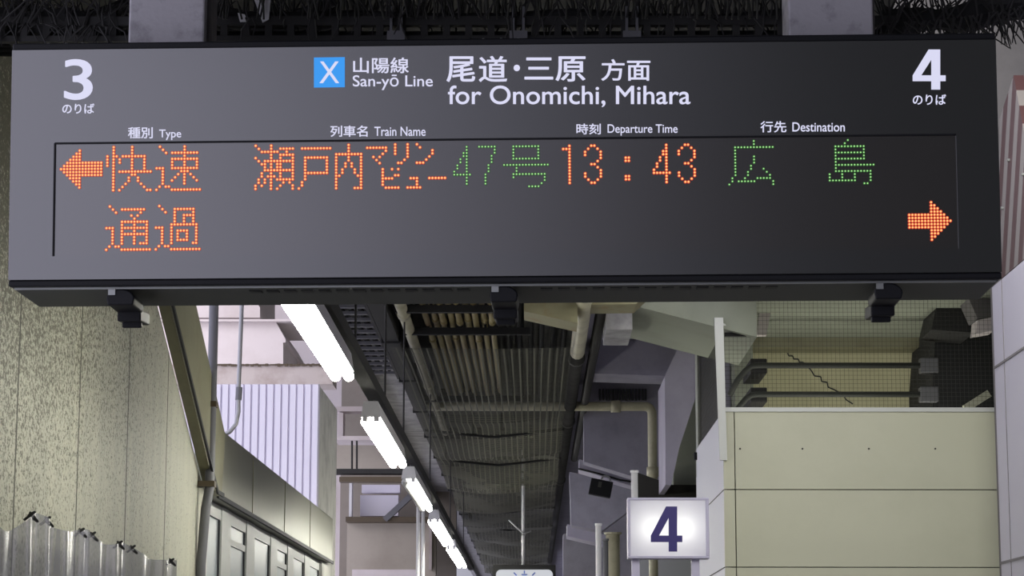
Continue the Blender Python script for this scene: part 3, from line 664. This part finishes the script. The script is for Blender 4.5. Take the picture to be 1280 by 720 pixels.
# ------------------------------------------------------------------ under the deck: ducts, conduits, racks, net
mb = MB().box(-.98, -.88, 10, 45, 3.78, 3.9)
o = tag(mb.build('cable_duct', M['dark_steel']), 'long dark cable duct along the left edge of the sooty deck', 'duct')
each([MB().box(-.995, -.865, y, y + .04, 3.77, 3.91) for y in range(11, 44, 2)], 'strap', M['sooty'], o)
def along(name, lb, x, z, y0, y1, r, m_, cat='pipe', group=None, coup=()):
    mb = MB().tube([(x, y0, z), (x, y1, z)], r, 12); o = tag(mb.build(name, m_, smooth=True), lb, cat, group)
    for y in coup:
        mb = MB().tube([(x, y, z), (x, y + .12, z)], r * 1.22, 12); mb.build('coupling', m_, o, smooth=True)
    return o
along('pale_pipe', 'pale pipe running beside the long dark cable duct', -.8, 3.82, 10.5, 21, .035, M['cream_pipe'], coup=(14, 17.5))
along('ceiling_pipe', 'thick cream pipe along the right side of the sooty deck, nearer length', .30, 3.82, 12.6, 15.8, .05, M['cream_pipe'], group='thick pipe lengths along the deck', coup=(13.2,))
along('ceiling_pipe', 'thick sooty pipe along the right side of the deck, farther length', .30, 3.82, 15.92, 44, .05, M['deck'], group='thick pipe lengths along the deck', coup=(16, 20, 26))
along('slim_pipe', 'slim dark pipe just right of the thick cream pipe', .42, 3.86, 13.5, 24, .035, M['dark_steel'])
ordn = ['first', 'second', 'third', 'fourth', 'fifth', 'sixth', 'seventh', 'eighth', 'ninth']
for i in range(9):
    along('rusty_conduit', '%s rusty conduit from the left in the bundle under the deck' % ordn[i], -.68 + .052 * i, 3.86 + .015 * (i % 2), 11.5, 18.6 + .3 * math.sin(i * 2.3), .019, M['conduit'], 'conduit', 'rusty conduits under the deck', (14.6,) if i % 3 else (15.4,))
for i in range(6):
    along('black_cable', '%s sooty cable from the left, right of the rusty conduit bundle' % ordn[i], -.17 + .075 * i, 3.9 - .02 * (i % 2), 11.5, 30, .016, M['sooty'], 'cable', 'sooty cables under the deck')
# cable ladder beside the duct
lad = thing('cable_ladder', 'short grimy cable ladder between the lamps and the dark duct', 'cable ladder', (-1.15, 11.6, 3.86))
for x in (-1.27, -1.03): under(MB().box(x, x + .02, 11.6, 17.4, 3.84, 3.9).build('side_rail', M['dark_steel']), lad)
each([MB().box(-1.25, -1.03, 11.7 + i * .26, 11.74 + i * .26, 3.85, 3.87) for i in range(22)], 'rung', M['grey_pipe'], to=lad)
each([MB().tube([(-1.21 + .06 * i, 11.6, 3.89), (-1.20 + .06 * i, 17.2, 3.89)], .018, 7) for i in range(3)], 'cable', M['sooty'], to=lad)
# trapeze racks
for (Y, x0, x1, zb_, lb) in ((14.75, -.84, -.02, 3.79, 'nearest black trapeze rack carrying the rusty conduits'), (13.9, -.84, -.24, 3.80, 'short black trapeze rack behind the sign edge'),
                             (18.3, -.86, .0, 3.78, 'middle black trapeze rack under the deck'), (21, -.86, .02, 3.76, 'farthest black trapeze rack under the deck')):
    mb = MB().box(x0, x1, Y, Y + .05, zb_, zb_ + .045); o = tag(mb.build('trapeze_rack', M['sooty']), lb, 'rack', 'trapeze racks under the deck')
    n_ = 4
    for k in range(n_):
        x = x0 + .05 + (x1 - x0 - .1) * k / (n_ - 1); mb = MB().tube([(x, Y + .025, zb_), (x, Y + .025, 4.0)], .009, 6); mb.build('drop_rod', M['sooty'], o)
    each([MB().box(x, x + .05, Y - .01, Y + .06, zb_ + .04, zb_ + .1) for x in [x0 + .12 + .22 * k for k in range(2 if x1 < -.2 else 3)]], 'pipe_clamp', M['sooty'], o)
# cross pipe with elbow
zc = PY(700, 508, 19).z; xe = PY(806, 508, 19).x
arc = [(xe + .06 * math.sin(t), 19, zc - .06 + .06 * math.cos(t)) for t in [math.pi / 2 * k / 6 for k in range(7)]]
mb = MB().tube([(-.9, 19, zc), (xe - .1, 19, zc)] + arc + [(xe + .06, 19, 2.0), (xe + .06, 19, 0)], .038, 12)
o = tag(mb.build('cross_pipe', M['cream_pipe'], smooth=True), 'grimy cream pipe crossing under the deck and elbowing down on the right', 'pipe')
mb = MB().tube([(xe + .06, 19, zc - .5), (xe + .06, 19, zc - .58)], .05, 12); mb.tube([(xe - .2, 19, zc), (xe - .28, 19, zc)], .05, 12); mb.build('coupling', M['cream_pipe'], o, smooth=True)
# sagging bird net
def net(u, v):
    y = 14.9 + (46 - 14.9) * u; x = -.93 + 1.18 * v
    sag = (.05 if y < 23 else .085) * (1 - math.cos(2 * math.pi * (y - 13) / 3.3)) * (1 if y > 19 else .25) * (.6 + .4 * math.sin(math.pi * v)) + (.03 * math.sin(y * 2.3 + 4 * v) if y > 19 else 0)
    return (x, y, 3.74 - sag)
mb = MB().grid(net, 180, 14)
netob = tag(mb.build('bird_net', M['net'], smooth=True), 'sooty sagging bird net stretched under the dark deck', 'net')


each([MB().tube([(-.95, y, 3.75), (-.35, y + .1, 3.70), (.27, y, 3.76)], .012, 6) for y in (20.2, 22.9, 26.2, 29.5, 33)], 'cord', M['sooty'], netob)

# ------------------------------------------------------------------ concrete haunches on the right of the deck
mb = MB(); mb.prism([PY(a, b, 13.6) for a, b in ((655, 366), (810, 366), (795, 380), (722, 381), (722, 404), (655, 389))], (0, .35, 0))
structure(mb, 'beam', M['yellow_rust'], 'rust-stained cream cross beam just under the departure sign', 'beam')
# sloping haunch: front face at Y=14, soffit falling to the right, 1.3 m deep
hp = [PY(792, 382, 14), PY(905, 411, 14)]
mb = MB(); mb.prism([hp[0], hp[1], (hp[1].x + .2, 14, hp[1].z - .05), (hp[1].x + .2, 14, 4.3), (hp[0].x, 14, 4.3)], (0, 1.3, 0))
structure(mb, 'beam', M['concrete_light'], 'pale sloping concrete haunch left of the wire cage', 'beam')
structure(MB().box(.45, hp[0].x, 14.2, 14.9, 3.74, 4.3), 'beam', M['soffit'], 'short stained block between thick pipe and pale haunch', 'beam')
# darker bay behind it
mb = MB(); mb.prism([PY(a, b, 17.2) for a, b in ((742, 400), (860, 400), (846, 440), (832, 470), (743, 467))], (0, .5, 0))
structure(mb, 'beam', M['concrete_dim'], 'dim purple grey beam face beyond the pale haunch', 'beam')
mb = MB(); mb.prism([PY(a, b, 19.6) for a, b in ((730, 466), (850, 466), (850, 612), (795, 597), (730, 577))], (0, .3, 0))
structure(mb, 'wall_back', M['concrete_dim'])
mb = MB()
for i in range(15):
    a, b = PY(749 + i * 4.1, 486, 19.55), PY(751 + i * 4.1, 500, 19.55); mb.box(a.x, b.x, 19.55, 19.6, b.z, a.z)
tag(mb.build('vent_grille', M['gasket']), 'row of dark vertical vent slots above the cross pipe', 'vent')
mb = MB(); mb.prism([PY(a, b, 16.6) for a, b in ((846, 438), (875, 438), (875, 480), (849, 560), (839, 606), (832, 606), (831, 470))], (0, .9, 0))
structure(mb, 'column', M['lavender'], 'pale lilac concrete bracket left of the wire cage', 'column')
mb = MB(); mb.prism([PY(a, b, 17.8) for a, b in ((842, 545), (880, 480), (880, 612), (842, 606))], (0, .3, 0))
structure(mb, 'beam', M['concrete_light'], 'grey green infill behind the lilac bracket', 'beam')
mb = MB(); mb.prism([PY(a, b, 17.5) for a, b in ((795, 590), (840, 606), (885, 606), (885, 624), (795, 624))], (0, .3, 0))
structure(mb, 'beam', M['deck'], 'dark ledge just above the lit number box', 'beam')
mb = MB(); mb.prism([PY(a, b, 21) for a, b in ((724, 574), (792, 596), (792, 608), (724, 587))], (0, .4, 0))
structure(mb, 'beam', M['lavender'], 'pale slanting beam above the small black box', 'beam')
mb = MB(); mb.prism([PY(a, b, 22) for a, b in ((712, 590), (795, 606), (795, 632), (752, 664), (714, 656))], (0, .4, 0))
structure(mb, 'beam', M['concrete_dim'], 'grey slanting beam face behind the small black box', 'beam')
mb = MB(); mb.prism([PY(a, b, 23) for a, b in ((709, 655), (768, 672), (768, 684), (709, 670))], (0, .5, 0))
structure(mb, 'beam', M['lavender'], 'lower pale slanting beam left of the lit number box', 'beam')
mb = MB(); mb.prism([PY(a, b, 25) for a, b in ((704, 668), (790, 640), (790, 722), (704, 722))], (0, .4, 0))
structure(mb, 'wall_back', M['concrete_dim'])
# small black box clipped under the beam
bc = PY(751, 610, 20.95)
eb = thing('equipment_box', 'small tilted black box clipped under the pale slanting beam', 'box', bc); eb.rotation_euler = (0, .2, 0)
MB().box(-.1, .1, -.06, .06, -.075, .07).build('box_body', M['black'], eb, bevel=.006)
MB().tube([(.03 + .04 * math.cos(t), -.03, .075 + .04 * math.sin(t)) for t in [math.pi * k / 8 for k in range(9)]], .009, 7).build('clip_ring', M['galv'], eb)
MB().box(-.03, .0, -.065, -.06, .0, .05).build('box_plate', M['housing'], eb)
mb = MB().tube([PY(723, 586, 20.97), PY(748, 592, 20.97), PY(775, 600, 20.97), PY(795, 603, 20.97)], .009, 7)
tag(mb.build('black_cable', M['sooty'], smooth=True), 'black cable running along the pale slanting beam', 'cable')

def upright(name, lb, px, py0, Y, r, m_, cap=True, group=None):
    a = PY(px, py0, Y); mb = MB().tube([(a.x, Y, 0), (a.x, Y, a.z)], r, 10); o = tag(mb.build(name, m_, smooth=True), lb, 'pole', group)
    if cap: MB().tube([(a.x, Y, a.z), (a.x, Y, a.z + .015)], r * 1.25, 10).build('pole_cap', m_, o)
    return o
upright('white_post', 'slim white post left of the lit number box', 748, 657, 16, .02, M['white_steel'])
upright('white_post', 'short white post rising behind the lit number box', 793, 591, 15, .022, M['white_steel'])
upright('drain_post', 'grimy brown drain pipe just left of the lit number box', 766, 668, 18, .055, M['cream_pipe'])
upright('junction_post', 'dark slim post between the white post and the drain pipe', 757, 676, 17, .02, M['grey_pipe'])

# ------------------------------------------------------------------ stair enclosure, wire cage
EY = 14.0
ex = PY(904, 515, EY).x; ez = PY(1000, 514, EY).z
en = thing('stair_enclosure', 'large beige panelled stair enclosure below the wire cage', 'enclosure', (ex, EY, 0))
z = ez; zs = [ez, PY(1000, 612, EY).z, PY(1000, 709, EY).z, PY(1000, 806, EY).z, .9, 0]
xs = [ex, PY(919, 600, EY).x, 3.6]
for i in range(len(zs) - 1):
    for j in range(2):
        mb = MB().box(xs[j] + (.003 if j else 0), xs[j + 1] - (.0 if j else .003), EY, EY + .04, zs[i + 1] + .003, zs[i] - .003)
        under(mb.build('wall_panel', M['cream_panel']), en)
mb = MB().box(ex + .02, 3.6, EY + .04, EY + .06, 0, ez - .01); under(mb.build('backing', M['gasket']), en)
mb = MB().box(ex, ex + .04, EY + .04, 16.4, 0, ez); under(mb.build('side_wall', M['side_panel']), en)
mb = MB().box(ex - .004, 3.6, EY - .012, EY + .06, ez - .004, ez + .022); under(mb.build('top_trim', M['alu_white']), en)
each([MB().tube([(a.x, EY - .004, a.z), (a.x, EY + .002, a.z)], .006, 8) for a in [PY(px, 561, EY) for px in (925, 1003, 1086, 1169, 1246)]], 'screw', M['dark_steel'], to=en)
each([MB().box(ex - .002, ex + .002, EY + .04, 16.4, q - .003, q + .003) for q in (PY(1000, 612, EY).z, PY(1000, 709, EY).z)], 'side_joint', M['dark_steel'], to=en)

cg = thing('wire_cage', 'fine wire mesh cage on top of the beige stair enclosure', 'cage', (ex, EY, ez))
a, b = PY(894, 397, EY - .03), PY(908, 575, EY - .03)
mb = MB(); mb.prism([PY(893, 397, EY - .03), PY(904, 397, EY - .03), PY(909, 575, EY - .03), PY(900, 575, EY - .03)], (0, .03, 0)); under(mb.build('corner_post', M['alu_white']), cg)
ct = 3.98; x1 = 3.2
mb = MB(); w = .0014; p_ = .026
x = ex + .02
while x < x1: mb.box(x, x + w, EY + .07, EY + .07 + w, ez + .02, ct); x += p_
z = ez + .02
while z < ct: mb.box(ex, x1, EY + .07, EY + .07 + w, z, z + w); z += p_
under(mb.build('front_mesh', M['wire']), cg)
mb = MB(); sx0 = ex + .01; zt1, zt2 = PY(893, 407, EY).z, PX(870, 440, sx0).z
ye = PX(871, 440, sx0).y
y = EY + .07
while y < ye: mb.box(sx0, sx0 + w, y, y + w, ez + .02, zt1 + (zt2 - zt1) * (y - EY) / (ye - EY)); y += p_
z = ez + .02
while z < min(zt1, zt2): mb.box(sx0, sx0 + w, EY + .07, ye, z, z + w); z += p_
under(mb.build('side_mesh', M['wire']), cg)
mb = MB().tube([(sx0, EY, zt1), (sx0, ye, zt2), (sx0, ye, ez - .2)], .014, 8); under(mb.build('side_frame', M['alu_white']), cg)
mb = MB().box(sx0 - .03, sx0 + .02, ye - .06, ye - .0, ez - .08, ez - .03); under(mb.build('clamp', M['black']), cg)
q = PY(946, 418, EY + .06); mb = MB().box(ex + .02, q.x, EY + .06, EY + .09, q.z - .01, q.z + .012); mb.box(q.x - .012, q.x, EY + .06, EY + .09, q.z, ct); under(mb.build('mesh_bracket', M['sooty']), cg)
# inside the cage
BY = 16.6
structure(MB().box(PY(940, 430, BY).x, PY(1172, 430, BY).x, BY, BY + .3, 2.5, 4.0), 'wall_back', mat('beige painted block', (190, 186, 152), .8, dirt=(168, 164, 132), dscale=4, damt=.5))
structure(MB().box(PY(940, 420, 16.3).x, PY(1164, 420, 16.3).x, 16.3, 16.6, PY(1000, 434, 16.3).z, 4.0), 'beam', M['olive'], 'olive beam across the top of the block wall in the cage', 'beam')
structure(MB().box(PY(918, 430, 16.2).x, PY(941, 430, 16.2).x, 16.2, 16.9, 2.5, 3.99), 'column', M['concrete_light'], 'pale column at the left end of the block wall in the cage', 'column')
structure(MB().box(ex + .06, PY(917, 430, 16.2).x, 16.5, 16.8, 2.5, 4.0), 'wall_back', M['concrete_dim'])
mb = MB(); mb.prism([PY(a, b, 15.2) for a, b in ((952, 366), (968, 366), (958, 419), (946, 419))], (0, .06, 0))
structure(mb, 'trim_7', M['out_white'])
# stepped crack in the block wall
mb = MB(); seq = [(983, 438), (986, 445), (991, 445), (992, 449), (998, 449), (999, 453), (1004, 453), (1014, 463), (1018, 470), (1026, 471), (1027, 477), (1034, 478), (1035, 484), (1042, 487), (1052, 492), (1058, 500), (1066, 505)]
for (a, b), (c, d) in zip(seq, seq[1:]): mb.bar(PY(a, b, BY - .002), PY(c, d, BY - .002), .006, .008)
tag(mb.build('stepped_crack', M['gasket']), 'dark stepped crack down the beige block wall inside the cage', 'crack')
for yy, end, lb in ((457, (912, 494), 'upper dark handrail tube inside the wire cage'), (493, (916, 515), 'lower dark handrail tube inside the wire cage')):
    hy = 15.4
    pts = [PY(1174 if yy > 470 else 1160, yy, hy), PY(1000, yy, hy), PY(948, yy, hy), PY(939, yy + 1, hy), PY(932, yy + 6, hy), PY(922, yy + 18, hy), PY(*end, hy)]
    o = tag(MB().tube(pts, .02, 10).build('handrail', M['housing'], smooth=True), lb, 'handrail', 'handrail tubes in the cage')
    a = PY(1163, yy, hy); MB().box(a.x - .07, a.x + .05, hy - .03, hy + .06, a.z - .05, a.z + .05).build('end_box', M['grey_pipe'], o, bevel=.006)
    a = PY(948, yy, hy); MB().box(a.x - .05, a.x + .06, hy + .02, hy + .6, a.z - .05, a.z + .05).build('wall_bracket', M['dark_steel'], o, bevel=.006)
# dark block coloured as the shade of the unlit shaft right of the cage
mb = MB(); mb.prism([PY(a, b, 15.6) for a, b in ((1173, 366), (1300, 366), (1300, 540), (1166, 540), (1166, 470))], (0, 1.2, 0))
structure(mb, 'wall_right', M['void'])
mb = MB(); mb.prism([PY(a, b, 15.0) for a, b in ((1176, 360), (1196, 360), (1220, 402), (1218, 416), (1164, 412))], (0, .5, 0))
structure(mb, 'beam', M['dark_steel'], 'dark tapering beam end at the right of the cage', 'beam')
mb = MB(); mb.prism([PY(a, b, 14.6) for a, b in ((1205, 360), (1250, 360), (1250, 396), (1222, 398))], (0, .3, 0))
structure(mb, 'beam', M['concrete'], 'grey beam corner beside the white wall panel', 'beam')
mb = MB(); mb.prism([PY(a, b, 14.5) for a, b in ((1222, 400), (1243, 396), (1243, 413), (1220, 417))], (0, .2, 0))
structure(mb, 'trim_8', M['out_white'])
mb = MB().bar(PY(1206, 511, 15.2), PY(1236, 492, 15.2), .05, .05); tag(mb.build('pale_batten', M['cream_panel']), 'short pale batten leaning in the dark right corner of the cage', 'batten')

# ------------------------------------------------------------------ lit number box
NY = 13.0
a, b = PY(785, 698, NY), PY(886, 622, NY)
nb = thing('number_box', 'square lit box with a navy number four on two pale posts', 'sign', (a.x, NY, a.z))
fw = .014
mb = MB(); mb.box(a.x, b.x, NY, NY + .14, b.z - fw, b.z); mb.box(a.x, b.x, NY, NY + .14, a.z, a.z + fw); mb.box(a.x, a.x + fw, NY, NY + .14, a.z + fw, b.z - fw); mb.box(b.x - fw * 1.3, b.x, NY, NY + .14, a.z + fw, b.z - fw)
under(mb.build('box_frame', M['frame_lilac'], bevel=.003), nb)
mb = MB().box(a.x + fw, b.x - fw, NY + .13, NY + .138, a.z + fw, b.z - fw); under(mb.build('box_back', M['white_steel']), nb)
tm = bpy.data.materials.new('opal acrylic'); tm.use_nodes = True
n, l = nodes_of(tm); n.clear(); out = n.new('ShaderNodeOutputMaterial'); tr = n.new('ShaderNodeBsdfTranslucent'); df = n.new('ShaderNodeBsdfDiffuse'); ad = n.new('ShaderNodeMixShader')
tr.inputs['Color'].default_value = (.9, .9, .9, 1); df.inputs['Color'].default_value = (.8, .8, .84, 1); ad.inputs[0].default_value = .4
l.new(tr.outputs[0], ad.inputs[1]); l.new(df.outputs[0], ad.inputs[2]); l.new(ad.outputs[0], out.inputs[0])
mb = MB().add([(a.x + fw, NY + .008, a.z + fw), (b.x - fw, NY + .008, a.z + fw), (b.x - fw, NY + .008, b.z - fw), (a.x + fw, NY + .008, b.z - fw)], [(0, 1, 2, 3)])
under(mb.build('opal_panel', tm), nb)
npl = lambda px, py: PY(px, py, NY + .006)
o = four(npl, lambda u, v: (813.5 + 39.5 * u, 633 + 56.5 * v), M['navy'], None, (0, .002, 0)); under(o, nb)
for k, fx in enumerate((.3, .7)):
    pl_ = bpy.data.lights.new('box_bulb', 'POINT'); pl_.energy = .32; pl_.shadow_soft_size = .03; pl_.color = (1, 1, .93)
    q = bpy.data.objects.new('box_bulb', pl_); COL.objects.link(q); q.location = (a.x + (b.x - a.x) * fx, NY + .085, (a.z + b.z) / 2); under(q, nb)
for px in (795, 870):
    c = PY(px, 700, NY); mb = MB().box(c.x - .022, c.x + .022, NY + .04, NY + .09, 0, a.z); under(mb.build('leg', M['frame_lilac']), nb)

# next hanging sign far along the platform
FY = 24.0
a, b = PY(620, 712, FY), PY(691, 712, FY)
hs = thing('hanging_sign', 'far white platform sign hanging on a slim pale pole, mostly below the picture edge', 'sign', (0, FY, a.z))
hs.location.x = (a.x + b.x) / 2
r = .05; zt_ = a.z; pts = []
for cx_, sgn in ((b.x - r, 1), (a.x + r, -1)):
    ang = [math.pi / 2 * k / 5 for k in range(6)]; ang = ang if sgn > 0 else [math.pi / 2 + t for t in ang]
    pts += [Vector((cx_ + r * math.cos(t), FY, zt_ - r + r * math.sin(t))) for t in ang]
pts += [Vector((a.x, FY, zt_ - .5)), Vector((b.x, FY, zt_ - .5))]
mb = MB(); mb.prism(pts, (0, .1, 0)); under(mb.build('sign_board', emit('backlit white board', (225, 228, 235), .75)), hs)
mb = MB().box(a.x - .03, b.x + .03, FY + .02, FY + .12, zt_ - .52, zt_ + .05); under(mb.build('sign_housing', M['dark_steel']), hs)
mb = MB(); c = (a.x + b.x) / 2
for dx, dz, dx2, dz2 in ((-.11, -.03, -.08, -.06), (.11, -.03, .08, -.06), (0, -.01, 0, -.04), (-.03, -.05, .03, -.05), (-.02, -.07, .02, -.07)): mb.bar((c + dx, FY - .002, zt_ + dz), (c + dx2, FY - .002, zt_ + dz2), .012, .012)
under(mb.build('blue_emblem', M['blue_mark']), hs)
c = PY(654, 650, FY).x
mb = MB().tube([(c, FY + .07, zt_ + .05), (c, FY + .07, 3.96)], .018, 10); under(mb.build('hanging_pole', M['white_steel'], smooth=True), hs)
mb = MB().tube([PY(636, 650, FY + .05), PY(654, 667, FY + .05)], .009, 6); mb.tube([PY(654, 667, FY + .05), PY(664, 664, FY + .05)], .009, 6); mb.tube([PY(652, 667, FY + .07), PY(657, 667, FY + .07)], .025, 8); under(mb.build('pole_stay', M['galv']), hs)
structure(MB().box(-1.3, 1.4, 58, 58.3, 0, 4.2), 'wall_back', M['soffit'])
